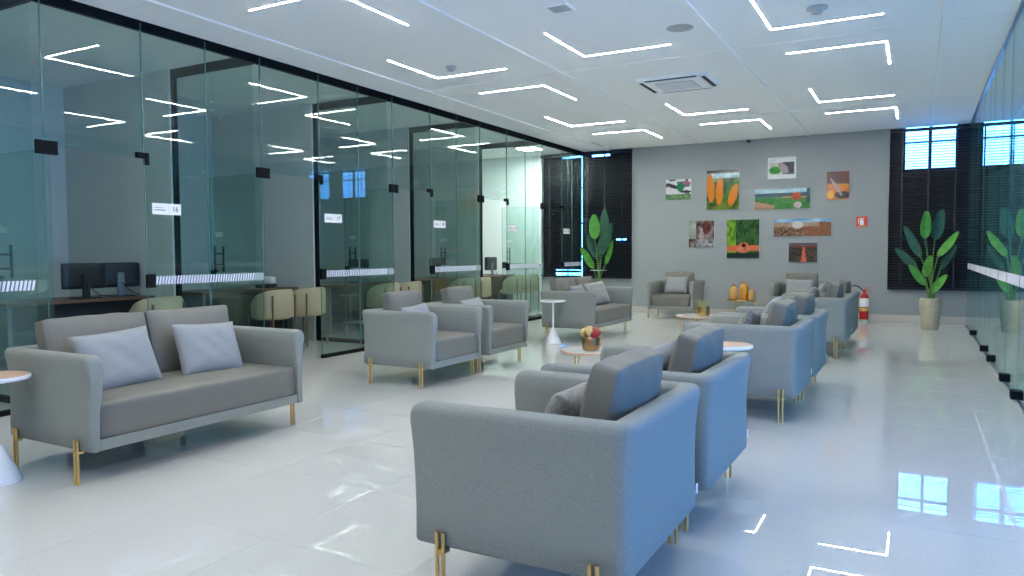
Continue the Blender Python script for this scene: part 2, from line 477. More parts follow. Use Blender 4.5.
# signs on the glass beside each door
for i, p in enumerate(PIV):
    b = min(p + DW, YB)
    yc = b + .21 if i < 4 else b + .2
    t = thing('door_sign', SIGNLAB[i], 'sign', (XL + .0062, yc, 1.60), 0, 'office number signs')
    MB().box(0, .003, -.145, .145, -.05, .05).build('plate', M['tag'], t)
    me = text_mesh(OFF[i], .062, M['ink'], 'number')
    o = link('number', me, t, (.0036, .085, 0), (math.pi / 2, 0, math.pi / 2))
    mb = MB(); mb.box(.003, .0036, -.125, -.035, .006, .012); mb.box(.003, .0036, -.125, -.015, -.016, -.006); mb.box(.003, .0036, .018, .0195, -.03, .03)
    mb.build('caption', M['greyink'], t)

# open glass door leaves, swung into the offices
def door_leaf(p, label, ang=90):
    t = thing('glass_door', label, 'door', (XL - .025, p + .06, 0), math.radians(ang - 90), 'open glass office doors')
    MB().box(-DW, -.012, -.005, .005, .012, DH - .006).build('glass_leaf', M['glass'], t)
    MB().box(-DW - .003, -DW - .0002, -.0052, .0052, .012, DH - .006).build('leaf_edge', M['edge'], t)
    MB().box(-DW, -.012, -.0052, .0052, DH - .0058, DH - .003).build('top_edge', M['edge'], t)
    MB().box(-.12, .0, -.014, .014, .008, .07).build('bottom_patch', M['black'], t)
    MB().box(-DW, -DW + .09, -.014, .014, .90, 1.02).build('lock_patch', M['black'], t)
    h = thing_part('handle', t)
    hb = MB()
    for s in (-1, 1):
        hb.tube([(-DW + .13, s * .055, 1.0), (-DW + .13, s * .055, 1.28)], .011)
    for z in (1.08, 1.20): hb.tube([(-DW + .13, -.055, z), (-DW + .13, .055, z)], .008)
    hb.build('handle', M['black'], t, True)
    bpy.data.objects.remove(h)
    MB().box(-DW + .09, -DW + .20, -.0072, -.0055, 1.38, 1.43).build('push_label', M['tag'], t)
    # frosted safety film, straight on top and bowed below
    n = 14; f = MB()
    for k in range(n):
        a0, a1 = -DW + .05 + (DW - .12) * k / n, -DW + .05 + (DW - .12) * (k + 1) / n
        za = .93 - .06 * math.sin(math.pi * k / n) ** .7; zb = .93 - .06 * math.sin(math.pi * (k + 1) / n) ** .7 if k < n - 1 else .93
        f.add([(a0, -.0064, za), (a1, -.0064, zb), (a1, -.0064, 1.0), (a0, -.0064, 1.0), (a0, -.0056, za), (a1, -.0056, zb), (a1, -.0056, 1.0), (a0, -.0056, 1.0)],
              [(0, 1, 2, 3), (7, 6, 5, 4), (0, 4, 5, 1), (3, 2, 6, 7)])
    f.build('safety_film', M['film'], t)
    return t
def thing_part(name, par):
    o = bpy.data.objects.new(name + '_tmp', None); COL.objects.link(o); o.parent = par; return o
for i, p in enumerate(PIV):
    door_leaf(p, 'open frameless glass door of office %s with black bar handle' % ORD[i])

# partitions: glass screen in black frame, then a solid wall
for i, y in enumerate(PART):
    struct(MB().box(XO, -7.2, y - .05, y + .05, -.1, ZC), 'wall_partition_%d' % (i + 1), M['officewall'])
    t = bpy.data.objects.new('partition_screen', None); COL.objects.link(t); t.location = (-6.47, y, 0)
    tag(t, 'glass partition screen in black frame on the near side of office %s' % ORD[i] if i else 'glass partition screen in black frame nearest the camera', 'partition', 'glass partition screens')
    MB().box(-.73, -.69, -.025, .025, 0.0005, ZC - .09).build('post', M['black'], t)
    MB().box(-.73, .50, -.025, .025, ZC - .09, ZC - .0005).build('top_rail', M['black'], t)
    MB().box(-.69, .50, -.025, .025, .0005, .05).build('bottom_rail', M['black'], t)
    MB().box(-.69, -.10, -.005, .005, .05, ZC - .09).build('glass_pane', M['glass'], t)
    MB().box(-.096, .50, -.005, .005, .05, ZC - .09).build('glass_pane', M['glass'], t)

# ------------------------------------------------------------------ right glass wall
gr = thing('glass_wall', 'clear glass wall with white band along the right side of the lobby', 'glass wall', (XR, 0, 0))
def rpane(a, b):
    MB().box(-.005, .005, a + .004, b - .004, .045, ZC - .02).build('glass_pane', M['glassR'], gr)
    MB().box(-.0068, -.0056, a + .03, b - .03, .91, 1.0).build('white_film', M['band'], gr)
    for y in (a + .004, b - .004): MB().box(-.0055, .0055, y - .003, y + .003, .045, ZC - .02).build('pane_edge', M['edge'], gr)
RY = [5.0, 6.0, 7.0, 7.95, 8.75, 9.65, 10.2, 11.1, 12.1, 13.0, YB - .10]
for a, b in zip(RY, RY[1:]):
    rpane(a, b)
for y in (7.02, 7.93, 9.28, 10.18, 12.08):
    MB().box(-.045, .045, y - .06, y + .06, .02, .085).build('floor_clamp', M['black'], gr)
MB().box(-.014, .014, 5.0, YB - .005, .0005, .02).build('floor_channel', M['steel'], gr)
for y, lab in ((8.75, 'open glass door leaf beyond the right glass wall, nearer to the camera'), (11.05, 'open glass door leaf beyond the right glass wall, nearer to the back blind')):
    t = thing('glass_door', lab, 'door', (XR + .03, y, 0), math.radians(-81), 'open glass doors behind the right wall')
    MB().box(.0, .80, -.005, .005, .012, 2.15).build('glass_leaf', M['glassD'], t)
    MB().box(.8003, .803, -.0055, .0055, .012, 2.15).build('leaf_edge', M['edge'], t)
    MB().box(.64, .80, -.016, .016, .008, .075).build('bottom_patch', M['black'], t)
    MB().box(.02, .78, -.0068, -.0056, .92, 1.0).build('white_film', M['film'], t)

# ------------------------------------------------------------------ ceiling lights and fittings
colname = {0: 'left column by offices', 1: 'middle column', 2: 'right column'}
colx = [(-4.894, -3.991, .04), (-3.041, -2.138, .0), (-1.199, -.289, -.01)]
ordn = ['nearest the back wall', 'second from the back wall', 'third from the back wall', 'fourth from the back wall', 'fifth from the back wall', 'sixth from the back wall', 'seventh from the back wall', 'eighth from the back wall']
LW = .0065
for c, (xa, xb, dy) in enumerate(colx):
    rows = [('B', 11.80), ('A', 10.863), ('B', 8.055), ('A', 7.12), ('B', 4.37), ('A', 3.37), ('B', .62), ('A', -.36)]
    if c == 1: rows.remove(('B', 8.055))
    for k, (ty, y) in enumerate(rows):
        y += dy
        t = thing('ceiling_light', 'white L-shaped ceiling light, %s in the %s' % (ordn[k], colname[c]), 'light', ((xa + xb) / 2, y, ZC - .0012), 0, 'L-shaped ceiling lights')
        h = (xb - xa) / 2
        MB().box(-h, h, -LW, LW, 0, .0011).build('long_bar', M['led'], t)
        if ty == 'A': MB().box(-h - LW, -h + LW, -.92, -LW, 0, .0011).build('side_bar', M['led'], t)
        else: MB().box(h - LW, h + LW, LW, .965, 0, .0011).build('side_bar', M['led'], t)

t = thing('air_conditioner', 'white cassette air conditioner set in the ceiling', 'air conditioner', (-2.512, 8.70, ZC - .05))
MB().box(-.40, .40, -.37, .37, .012, .0495).build('frame', M['ceil'], t)
MB().box(-.33, .33, -.30, .30, .0, .012).build('cover', M['strip'], t)
gmb = MB().box(-.22, .22, -.20, .20, -.006, 0)
g = gmb.build('grille', M['grill'], t)
for k in range(9): MB().box(-.21, .21, -.19 + k * .045, -.175 + k * .045, -.009, -.006).build('grille_bar', M['strip'], g)
for (a, b, c_, d) in ((-.30, .30, .315, .355), (-.30, .30, -.355, -.315), (-.385, -.345, -.28, .28), (.345, .385, -.28, .28)):
    MB().box(a, b, c_, d, .006, .0125).build('air_slot', M['darkslot'], t)

def disc(name, label, cat, x, y, prof, m):
    o = MB().lathe(prof, 28).build(name, m, None, True, (x, y, ZC)); tag(o, label, cat); return o
disc('ceiling_speaker', 'round grey flush speaker in the ceiling near the air conditioner', 'speaker', -1.908, 6.649, [(.0, -.006), (.10, -.006), (.115, -.003), (.118, -.0003)], M['grill'])
disc('smoke_detector', 'round white smoke detector beside the right column lights', 'detector', -.760, 6.659, [(.02, -.055), (.04, -.05), (.05, -.03), (.06, -.02), (.085, -.012), (.085, -.0003)], M['grill'])
disc('smoke_detector', 'round white smoke detector above the left column lights', 'detector', -4.461, 6.780, [(.02, -.05), (.035, -.045), (.045, -.025), (.055, -.015), (.06, -.0003)], M['grill'])
t = thing('air_vent', 'small square grey air vent in the ceiling', 'vent', (-2.615, 5.610, ZC - .012))
MB().box(-.10, .10, -.10, .10, 0, .0115).build('frame', M['strip'], t)
for k in range(6): MB().box(-.08, .08, -.075 + k * .026, -.06 + k * .026, -.004, 0).build('louver', M['grill'], t)
t = thing('air_vent', 'narrow slot air vent in the ceiling by the left blind', 'vent', (-5.25, 12.92, ZC - .01))
MB().box(-.10, .10, -.35, .35, 0, .0095).build('frame', M['strip'], t)
MB().box(-.02, .02, -.30, .30, -.002, 0).build('slot', M['grill'], t)
t = thing('security_camera', 'tiny black dome camera at the top of the picture wall', 'camera', (-2.673, 13.73, ZC - .001))
MB().lathe([(.04, 0), (.045, -.012), (.045, -.02)][::-1], 16).build('mount', M['plasticwhite'], t, True)
MB().lathe([(.003, -.075), (.02, -.07), (.033, -.055), (.04, -.035), (.04, -.02)], 16).build('dome', M['plasticblack'], t, True)
t = thing('panel_light', 'bright square LED panel light in the last office ceiling', 'light', (-6.64, 12.84, ZC - .012))
MB().box(-.21, .21, -.21, .21, .002, .0115).build('frame', M['plasticwhite'], t)
MB().box(-.19, .19, -.19, .19, 0, .002).build('diffuser', M['panel_led'], t)

# ------------------------------------------------------------------ seating
PROF = [(-.012, .176), (0, .19), (-.002, .30), (-.003, .42), (.0, .52), (.009, .60), (.017, .642), (.014, .662), (.002, .674), (-.026, .678), (-.058, .674), (-.074, .655), (-.078, .60), (-.066, .48), (-.052, .38), (-.048, .20), (-.042, .176)]
def u_path(a, b, d, rc=.05):
    """outline of arm - back - arm for offset d; a = half depth, b = half width; open at +x.  returns list of (x, y, distance from the front end)"""
    A, B = a + d, b + d; R = max(.01, rc + d)
    pts = []
    ss = [0, .006, .018, .04, .075, .12, .25, .45]
    for s in ss: pts.append((a + .0 - s, B, s))
    nA = 6
    for k in range(nA + 1):
        q = math.pi / 2 + (math.pi / 2) * k / nA
        pts.append((-A + R + R * math.cos(q), B - R + R * math.sin(q), 9))
    for k in range(1, 5): pts.append((-A, (B - R) * (1 - k / 2.5), 9)) if k < 5 else None
    for k in range(nA + 1):
        q = math.pi + (math.pi / 2) * k / nA
        pts.append((-A + R + R * math.cos(q), -B + R + R * math.sin(q), 9))
    for s in reversed(ss): pts.append((a - s, -B, s))
    return pts
def shell_parts(a, b):
    paths = [u_path(a, b, d) for d, z in PROF]
    n = len(paths[0])
    def vert(j, i):
        x, y, s = paths[j][i]; z = PROF[j][1]
        if s < .12:
            r = .045
            if s < r:
                drop = r - math.sqrt(max(0, r * r - (r - s) ** 2))
                k = max(0, (z - .40) / .28); z -= drop * k * .9
            if s < .02:
                e = 1 - s / .02; mid = b - .035; sy = 1 if y > 0 else -1
                y = sy * (mid + (abs(y) - mid) * (1 - .22 * e * e))
            x += .014 * max(0, (z - .30) / .36) ** 1.0 * (1 if s < .5 else 0) * (1 - s / .12)
        return (x, y, z)
    m1 = 8 + 3; m2 = n - 1 - m1
    def strip(i0, i1, cap0, cap1):
        mb = MB(); J = len(PROF); w = i1 - i0 + 1
        vs = [vert(j, i) for j in range(J) for i in range(i0, i1 + 1)]
        fs = []
        for j in range(J):
            jj = (j + 1) % J
            for i in range(w - 1): fs.append((j * w + i, j * w + i + 1, jj * w + i + 1, jj * w + i))
        fs.append(tuple(j * w for j in range(J))); fs.append(tuple(j * w + w - 1 for j in range(J - 1, -1, -1)))
        mb.add(vs, fs); me = mb.mesh('shell', M['fabric']); shade(me, 60); return me
    return strip(0, m1, 1, 0), strip(m1, m2, 0, 0), strip(m2, n - 1, 0, 1)

def leg_mesh():
    mb = MB()
    for s in (-1, 1):
        mb.tube([(s * .013, 0, 0), (s * .013, 0, .235)], .0075, 8)
    mb.box(-.006, .006, -.003, .003, .155, .17); mb.box(-.02, .02, -.001, .03, .162, .174)
    return mb.mesh('leg', M['brass'], True)
LEG = leg_mesh()
HD = .395
def make_seat(name, hw, ncush):
    root = bpy.data.objects.new(name, None); COL.objects.link(root)
    l, bk, r_ = shell_parts(HD, hw)
    link('arm', l, root); link('backrest', bk, root); link('arm', r_, root)
    MB().box(-HD + .05, HD - .006, -hw + .05, hw - .05, .177, .235).build('base', M['fabric'], root)
    sw = 2 * (hw - .052) - .006
    sc = bm_link(rbox(.665, sw, .205, .03, (0, 0, .012), 8), 'seat_cushion', M['leather'], root, (.060, 0, .328))
    cw = (sw - .10) / ncush - .014 if ncush > 1 else .505
    for k in range(ncush):
        y = 0 if ncush == 1 else (k - (ncush - 1) / 2) * (cw + .014)
        bm_link(rbox(.105, cw, .41, .016, (.045, .0, .004), 14, .0032, k + 3), 'back_cushion', M['cushion'], root, (-.215, y, .625), (0, math.radians(-13), 0))
    for sx in (-1, 1):
        for sy in (-1, 1):
            link('leg', LEG, root, (sx * .285 - .005, sy * (hw + .012), 0), (0, 0, 0 if sy < 0 else math.pi))
    MB().box(-HD - .003, -HD + .001, -hw + .015, -hw + .035, .235, .275).build('maker_tag', M['tag'], root)
    return root
CH = make_seat('armchair', .415, 1)
SO = make_seat('sofa', .745, 2)

seats = [
 ('sofa', -4.085, 2.98, 0, 'grey two-seat sofa in the left foreground beside the near office glass', 'sofa'),
 ('armchair', -4.085, 5.69, 0, 'grey armchair by the offices, nearer of the left pair', 'armchair'),
 ('armchair', -4.085, 6.67, 0, 'grey armchair by the offices, farther of the left pair', 'armchair'),
 ('sofa', -4.10, 9.74, 0, 'grey two-seat sofa in front of the left potted plant', 'sofa'),
 ('armchair', -3.80, 13.12, -90, 'grey armchair facing forward against back wall, left of the amber jars', 'armchair'),
 ('armchair', -1.70, 13.12, -90, 'grey armchair facing forward against back wall, right of the amber jars', 'armchair'),
 ('armchair', -1.145, 2.50, 180, 'large grey armchair in the near centre foreground with bluish back', 'armchair'),
 ('armchair', -1.145, 3.515, 180, 'grey armchair directly behind the nearest foreground armchair', 'armchair'),
 ('armchair', -1.10, 5.79, 180, 'grey armchair of the middle right pair, nearer one', 'armchair'),
 ('armchair', -1.09, 6.79, 180, 'grey armchair of the middle right pair, farther one', 'armchair'),
 ('armchair', -1.06, 9.33, 180, 'grey armchair of the far right pair, nearer one', 'armchair'),
 ('armchair', -1.05, 10.33, 180, 'grey armchair of the far right pair, nearest the fire extinguisher', 'armchair'),
]
used = set()
for kind, x, y, rz, lab, cat in seats:
    src = SO if kind == 'sofa' else CH
    o = src if kind not in used else copy_tree(src)
    used.add(kind)
    o.location = (x, y, 0); o.rotation_euler = (0, 0, math.radians(rz))
    tag(o, lab, cat, 'grey %ss in the waiting area' % kind)

def pillow_mesh(w, h, t, seed, m):
    rng = random.Random(seed); N = 18; vs = []; fs = []
    ph = [rng.uniform(0, 6.28) for _ in range(6)]
    for side in (1, -1):
        for i in range(N + 1):
            for j in range(N + 1):
                u = -1 + 2 * i / N; v = -1 + 2 * j / N
                e = (max(0, 1 - u ** 4) * max(0, 1 - v ** 4)) ** .55
                th = t / 2 * e * (1 + .05 * math.sin(5 * u + ph[0]) * math.sin(4 * v + ph[1]))
                th += .0018 * e * math.sin(9 * u + 7 * v + ph[2]) + .0012 * e * math.sin(14 * v - 6 * u + ph[3])
                x = u * w / 2 * (1 - .055 * (1 - v * v)) ; z = v * h / 2 * (1 - .055 * (1 - u * u))
                vs.append((side * th, x, z))
    K = (N + 1) ** 2
    for s in (0, 1):
        for i in range(N):
            for j in range(N):
                a = s * K + i * (N + 1) + j; q = (a, a + N + 1, a + N + 2, a + 1)
                fs.append(q if s == 0 else q[::-1])
    mb = MB().add(vs, fs); me = bpy.data.meshes.new('throw_pillow'); me.from_pydata(mb.v, [], mb.f); me.materials.append(m)
    bm = bmesh.new(); bm.from_mesh(me); bmesh.ops.remove_doubles(bm, verts=bm.verts, dist=1e-5); bmesh.ops.recalc_face_normals(bm, faces=bm.faces); bm.to_mesh(me); bm.free()
    for p in me.polygons: p.use_smooth = True
    return me
def pillow(x, y, z, rz, lean, w=.44, h=.36, t=.13, seed=1, m='pillow', roll=0, label=''):
    """front of the pillow looks along local +x; lean tips its top backwards"""
    o = link('throw_pillow', pillow_mesh(w, h, t, seed, M[m]), None, (x, y, z))
    R = Matrix.Rotation(math.radians(rz), 4, 'Z') @ Matrix.Rotation(math.radians(-lean), 4, 'Y') @ Matrix.Rotation(math.radians(roll), 4, 'X')
    o.rotation_euler = R.to_euler()
    return tag(o, label, 'pillow', 'throw pillows on the seats')
pillow(-4.06, 2.635, .585, 0, 22, .48, .36, .13, 1, 'pillow', 3, 'pale blue-grey pillow on the foreground sofa, nearer of the two')
pillow(-4.06, 3.26, .578, 0, 22, .48, .36, .13, 2, 'pillow', -3, 'pale blue-grey pillow on the foreground sofa, farther of the two')
pillow(-4.09, 5.63, .565, 0, 22, .40, .31, .12, 3, 'pillow', 4, 'pale grey pillow on the nearer armchair of the left pair')
pillow(-4.09, 6.63, .57, 0, 22, .40, .31, .12, 4, 'pillow', 3, 'pale grey pillow on the farther armchair of the left pair')
pillow(-4.09, 9.40, .58, 0, 22, .42, .34, .12, 5, 'pillow', 2, 'plain pale pillow on the sofa before the left plant')
pillow(-4.02, 9.86, .60, -18, 24, .46, .36, .13, 6, 'pillow2', 5, 'patterned pale pillow leaning on the far end of the sofa before the left plant')
pillow(-3.79, 13.08, .59, -90, 18, .42, .33, .12, 7, 'pillow', 0, 'pale pillow on the back wall armchair left of the amber jars')
pillow(-1.70, 13.08, .585, -90, 18, .46, .30, .12, 8, 'pillow', 0, 'pale pillow on the back wall armchair right of the amber jars')
pillow(-1.14, 2.50, .565, 180, 20, .38, .29, .11, 9, 'pillow2', 0, 'grey pillow inside the nearest foreground armchair')
pillow(-1.14, 3.50, .585, 180, 20, .44, .34, .12, 10, 'pillow', 0, 'pale pillow inside the second foreground armchair')
pillow(-1.13, 5.80, .60, 180, 22, .44, .34, .12, 11, 'pillow2', 4, 'patterned pillow on the nearer armchair of the middle right pair')
pillow(-1.12, 6.80, .62, 180, 22, .44, .36, .12, 12, 'pillow', -4, 'pale pillow on the farther armchair of the middle right pair')
pillow(-1.09, 9.34, .61, 180, 22, .44, .36, .12, 13, 'pillow2', 4, 'pale pillow on the nearer armchair of the far right pair')
pillow(-1.08, 10.34, .61, 180, 22, .44, .36, .12, 14, 'pillow', 3, 'pale pillow on the armchair nearest the fire extinguisher')

# ------------------------------------------------------------------ tables
def cone_table(x, y, top, label):
    t = thing('side_table', label, 'table', (x, y, 0), 0, 'white side tables with cone base')
    MB().lathe([(.112, 0.0005), (.112, .008), (.026, .195), (.013, .20), (.0125, .54)], 32).build('pedestal', M['whitemetal'], t, True)
    MB().lathe([(.10, .538), (.155, .541), (.165, .548), (.165, .562), (.161, .565)], 48).build('rim', M['whitemetal'], t, True)
    MB().lathe([(.157, .5652), (.157, .567)], 48).build('table_top', M[top], t)
    return t
cone_table(-4.225, 2.055, 'tabletop', 'cone-base side table with pale wood top at left frame edge')
cone_table(-4.19, 8.765, 'whitetop', 'white cone-base side table beside the sofa before the left plant')
cone_table(-1.115, 5.10, 'tabletop', 'cone-base side table with pale wood top between the right armchairs')
def coffee_table(x, y, r, h, m, label, rot=0):
    t = thing('coffee_table', label, 'table', (x, y, 0), rot, 'low round tables with thin metal legs')
    MB().lathe([(r - .012, h - .022), (r, h - .016), (r, h - .006), (r - .003, h)], 48).build('table_top', M[m], t, True)
    for k in range(3):
        a = k * 2 * math.pi / 3; c, s = math.cos(a), math.sin(a); q = r * .80
        MB().tube([(q * .45 * c, q * .45 * s, h - .030), (q * .9 * c, q * .9 * s, h - .030), (q * c, q * s, h - .045), (q * 1.03 * c, q * 1.03 * s, h - .08), (q * 1.06 * c, q * 1.06 * s, 0.0005)], .0075, 8).build('leg', M['gold'], t, True)
    return t
def top_two(t, r, h, m):
    MB().lathe([(r - .012, h + .0003), (r - .012, h + .0025)], 48).build('top_inlay', M[m], t)
c1 = coffee_table(-2.50, 5.93, .235, .345, 'tabletop', 'low round table with white top and flower pot in the centre', .5); top_two(c1, .235, .345, 'whitetop')
c2 = coffee_table(-2.56, 9.80, .265, .345, 'tabletop', 'low round table holding the gold succulent pot', .9); top_two(c2, .265, .345, 'whitetop')
c3 = coffee_table(-2.69, 13.38, .26, .345, 'gold', 'low round table with amber jars at the back wall', 2.4)

def blob(mb, c, r, seed, mi=0, lumps=.2):
    rng = random.Random(seed); n = 10; m = 6; vs = []; fs = []
    for j in range(m + 1):
        for i in range(n):
            th = math.pi * j / m; ph = 2 * math.pi * i / n; k = r * (1 + lumps * rng.uniform(-1, 1))
            vs.append((c[0] + k * math.sin(th) * math.cos(ph), c[1] + k * math.sin(th) * math.sin(ph), c[2] + k * math.cos(th)))
    for j in range(m):
        for i in range(n): fs.append((j * n + i, j * n + (i + 1) % n, (j + 1) * n + (i + 1) % n, (j + 1) * n + i))
    mb.add(vs, fs, mi)
t = thing('flower_pot', 'copper pot of cream and red flowers on the centre table', 'flower pot', (-2.46, 5.90, .348))
MB().lathe([(.055, 0), (.072, .012), (.080, .05), (.080, .11), (.074, .122), (.068, .118)], 28).build('pot', M['copper'], t, True)
for k, (dx, dy, dz, r, m) in enumerate([(-.045, -.03, .15, .042, 'cream'), (.0, -.05, .165, .036, 'cream'), (.05, -.03, .14, .040, 'redflower'), (.03, .03, .165, .036, 'pinkflower'), (-.03, .035, .17, .036, 'cream'), (.065, .01, .155, .03, 'pinkflower'), (-.07, .01, .135, .028, 'leafB')]):
    mb = MB(); blob(mb, (dx, dy, dz), r, 20 + k); 
    for q in range(5): 
        a = q * 1.256 + k; blob(mb, (dx + .55 * r * math.cos(a), dy + .55 * r * math.sin(a), dz + .2 * r), r * .55, k * 9 + q)
    mb.build('flower', M[m], t, True)
t = thing('succulent_pot', 'gold pot of yellow-green succulents on the far low table', 'potted plant', (-2.45, 9.72, .348))
MB().lathe([(.068, 0), (.078, .01), (.082, .05), (.080, .125), (.074, .128)], 24).build('pot', M['gold'], t, True)
mb = MB(); rng = random.Random(3)
for k in range(46):
    a = rng.uniform(0, 6.28); r0 = rng.uniform(0, .06); r1 = r0 + rng.uniform(.01, .065); h = rng.uniform(.16, .235)
    mb.tube([(r0 * math.cos(a), r0 * math.sin(a), .12), (r1 * math.cos(a), r1 * math.sin(a), h)], [.006, .0015], 5)
o = mb.build('foliage', M['yellowgreen'], t, True); o['kind'] = 'stuff'

def jar(x, y, w, h, m, label):
    t = thing('decor_jar', label, 'jar', (x, y, .346), 0, 'amber jars on the low table')
    r = w / 2
    MB().lathe([(r * .85, 0), (r, .012), (r, h * .62), (r * .8, h * .78), (r * .36, h * .86), (r * .34, h * .91)], 24).build('body', M[m], t, True)
    MB().lathe([(r * .40, h * .91), (r * .48, h * .94), (r * .30, h)], 16).build('stopper', M['cork'], t, True)
jar(-2.83, 13.36, .15, .275, 'amber2', 'honey-coloured medium jar, leftmost of the three on the low table')
jar(-2.66, 13.39, .15, .33, 'amber', 'amber tallest jar, middle of the three on the low table')
jar(-2.52, 13.32, .108, .215, 'amber2', 'small honey-coloured jar, rightmost of the three on the low table')

# ------------------------------------------------------------------ plants
def leaf_mesh(L, W, m, seed):
    rng = random.Random(seed); N = 14; vs = []; fs = []; bend = rng.uniform(.04, .14)
    for i in range(N + 1):
        s = i / N; w = W / 2 * (math.sin(math.pi * min(1, s ** .8 * .97 + .015)) ** .48)
        y0_ = -bend * L * s * s
        for q in (-1, -.5, 0, .5, 1):
            vs.append((q * w, y0_ - .16 * w * abs(q) + .004 * math.sin(11 * s + 2 * q) * abs(q), s * L))
    for i in range(N):
        for j in range(4): a = i * 5 + j; fs.append((a, a + 1, a + 6, a + 5))
    n = len(vs); vs += [(x, y + .0018, z) for x, y, z in vs]
    fs += [tuple(k + n for k in f[::-1]) for f in fs]
    rim = [(i * 5) for i in range(N + 1)] + [N * 5 + j for j in range(1, 5)] + [i * 5 + 4 for i in range(N - 1, -1, -1)] + [3, 2, 1]
    for a, b in zip(rim, rim[1:] + rim[:1]): fs.append((a, a + n, b + n, b))
    mb = MB().add(vs, fs); return mb.mesh('leaf', m, True)
def plant(x, y, leaves, label, potlabel=None, ring=None, yaw=0):
    t = thing('potted_plant', label, 'potted plant', (x, y, 0), yaw)
    MB().lathe([(.105, 0.0005), (.112, .01), (.135, .16), (.152, .34), (.148, .45), (.138, .475), (.128, .475), (.125, .45)], 36).build('pot', M['potstone'], t, True)
    MB().lathe([(.124, .44), (.124, .448)], 24).build('soil', M['soil'], t)
    if ring:
        mb = MB(); mb.tube([(.16 * math.cos(a / 24 * 6.2832), .10 * math.sin(a / 24 * 6.2832), ring) for a in range(25)], .006, 6); mb.build('support_ring', M['steel'], t, True)
    for k, (tx, tz, bx, bz, W, mk) in enumerate(leaves):
        rng = random.Random(k * 5 + 1)
        dy = rng.uniform(-.12, .12)
        b = Vector((bx, dy * .8, bz)); tip = Vector((tx, dy, tz)); d = tip - b; L = d.length
        up = d.normalized(); f = Vector((rng.uniform(-.5, .5), -1, .1)); f = (f - up * f.dot(up)).normalized(); xx = f.cross(up).normalized() * -1
        R = Matrix((( xx.x, -f.x, up.x), (xx.y, -f.y, up.y), (xx.z, -f.z, up.z)))
        o = link('leaf', leaf_mesh(L * 1.02, W, M[mk], k + 31), t, b); o.rotation_euler = R.to_euler()
        s0 = Vector((rng.uniform(-.05, .05), rng.uniform(-.05, .05), .445))
        mid = s0.lerp(b, .55) + Vector(((s0.x - b.x) * .12, 0, .04))
        MB().tube([s0, s0.lerp(mid, .5), mid, mid.lerp(b, .5), b, b + d * .25 + Vector((0, .004, 0))], [.011, .010, .009, .008, .007, .004], 7).build('stem', M['stem'], t, True)
def cv(u, v): return ((u - 173) / 279, (548 - v) / 279)
LR = []
for (a, b, c_, d, W, mk) in [(150, 50, 146, 162, .155, 'leafA'), (207, 42, 184, 168, .17, 'leafB'), (70, 112, 132, 240, .13, 'leafB'), (38, 205, 120, 288, .12, 'leafB'), (90, 278, 150, 358, .11, 'leafA'), (172, 238, 152, 325, .14, 'leafA'), (270, 140, 196, 238, .12, 'leafA'), (257, 193, 206, 292, .10, 'leafB'), (230, 317, 173, 393, .12, 'leafA')]:
    LR.append((*cv(a, b), *cv(c_, d), W, mk))
plant(.205, 12.90, LR, 'tall broad-leaved plant in beige pot by the right glass wall')
def cl(u, v): return ((u - 167) / 330, 1.2 - (205 + v / 6.06 - 252.5) / 54.5)
LL = []
for (a, b, c_, d, W, mk) in [(150, 64, 152, 208, .20, 'leafA'), (196, 32, 196, 194, .17, 'leafB'), (103, 186, 156, 322, .17, 'leafB'), (62, 262, 137, 388, .14, 'leafA'), (265, 120, 178, 308, .21, 'leafB'), (258, 222, 208, 362, .12, 'leafA')]:
    LL.append((*cl(a, b), *cl(c_, d), W, mk))
plant(-5.14, 12.70, LL, 'tall broad-leaved plant behind the far left sofa before the blind', ring=.86)

# ------------------------------------------------------------------ pictures on the back wall
def lerp(a, b, t): return tuple(x + (y - x) * t for x, y in zip(a, b))
def hsh(i, j, s=0):
    v = math.sin(i * 12.9898 + j * 78.233 + s * 37.719) * 43758.5453; return v - math.floor(v)
def vn(u, v, f, s=0):
    x, y = u * f, v * f; i, j = math.floor(x), math.floor(y); a, b = x - i, y - j; a = a * a * (3 - 2 * a); b = b * b * (3 - 2 * b)
    return (hsh(i, j, s) * (1 - a) + hsh(i + 1, j, s) * a) * (1 - b) + (hsh(i, j + 1, s) * (1 - a) + hsh(i + 1, j + 1, s) * a) * b
def ell(u, v, cu, cv_, ru, rv, ang=0):
    c, s = math.cos(ang), math.sin(ang); x, y = u - cu, v - cv_; return ((x * c + y * s) / ru) ** 2 + ((-x * s + y * c) / rv) ** 2 < 1
def art_spray(u, v):
    c = (.80, .80, .82)
    if v < .28: c = lerp((.05, .22, .09), (.35, .45, .25), vn(u, v, 14))
    elif vn(u, v, 6, 2) > .62: c = (.25, .22, .24)
    if ell(u, v, .25, .68, .28, .09, -.5): c = (.12, .09, .10)
    if ell(u, v, .58, .62, .15, .24): c = (.05, .28, .17)
    if ell(u, v, .80, .38, .25, .06): c = (.05, .06, .06)
    if ell(u, v, .84, .80, .16, .07): c = (.55, .2, .25)
    return c
def art_corn(u, v):
    g = vn(u, v, 9); c = lerp((.01, .05, .02), (.16, .36, .08), g)
    if v > .80: c = lerp((.2, .45, .55), (.7, .85, .85), vn(u, v, 12, 3))
    if v > .92: c = (.03, .06, .05)
    if v < .22: c = lerp((.05, .12, .03), (.42, .48, .08), vn(u, v, 7, 4))
    for cu, cv_, ru, rv, an in ((.12, .55, .125, .37, .08), (.40, .46, .115, .35, -.06), (.82, .36, .12, .30, -.38)):
        if ell(u, v, cu, cv_, ru, rv, an):
            k = .5 + .5 * math.sin(v * 90) * math.sin(u * 70); c = lerp((.72, .22, .01), (.95, .42, .04), k)
    return c
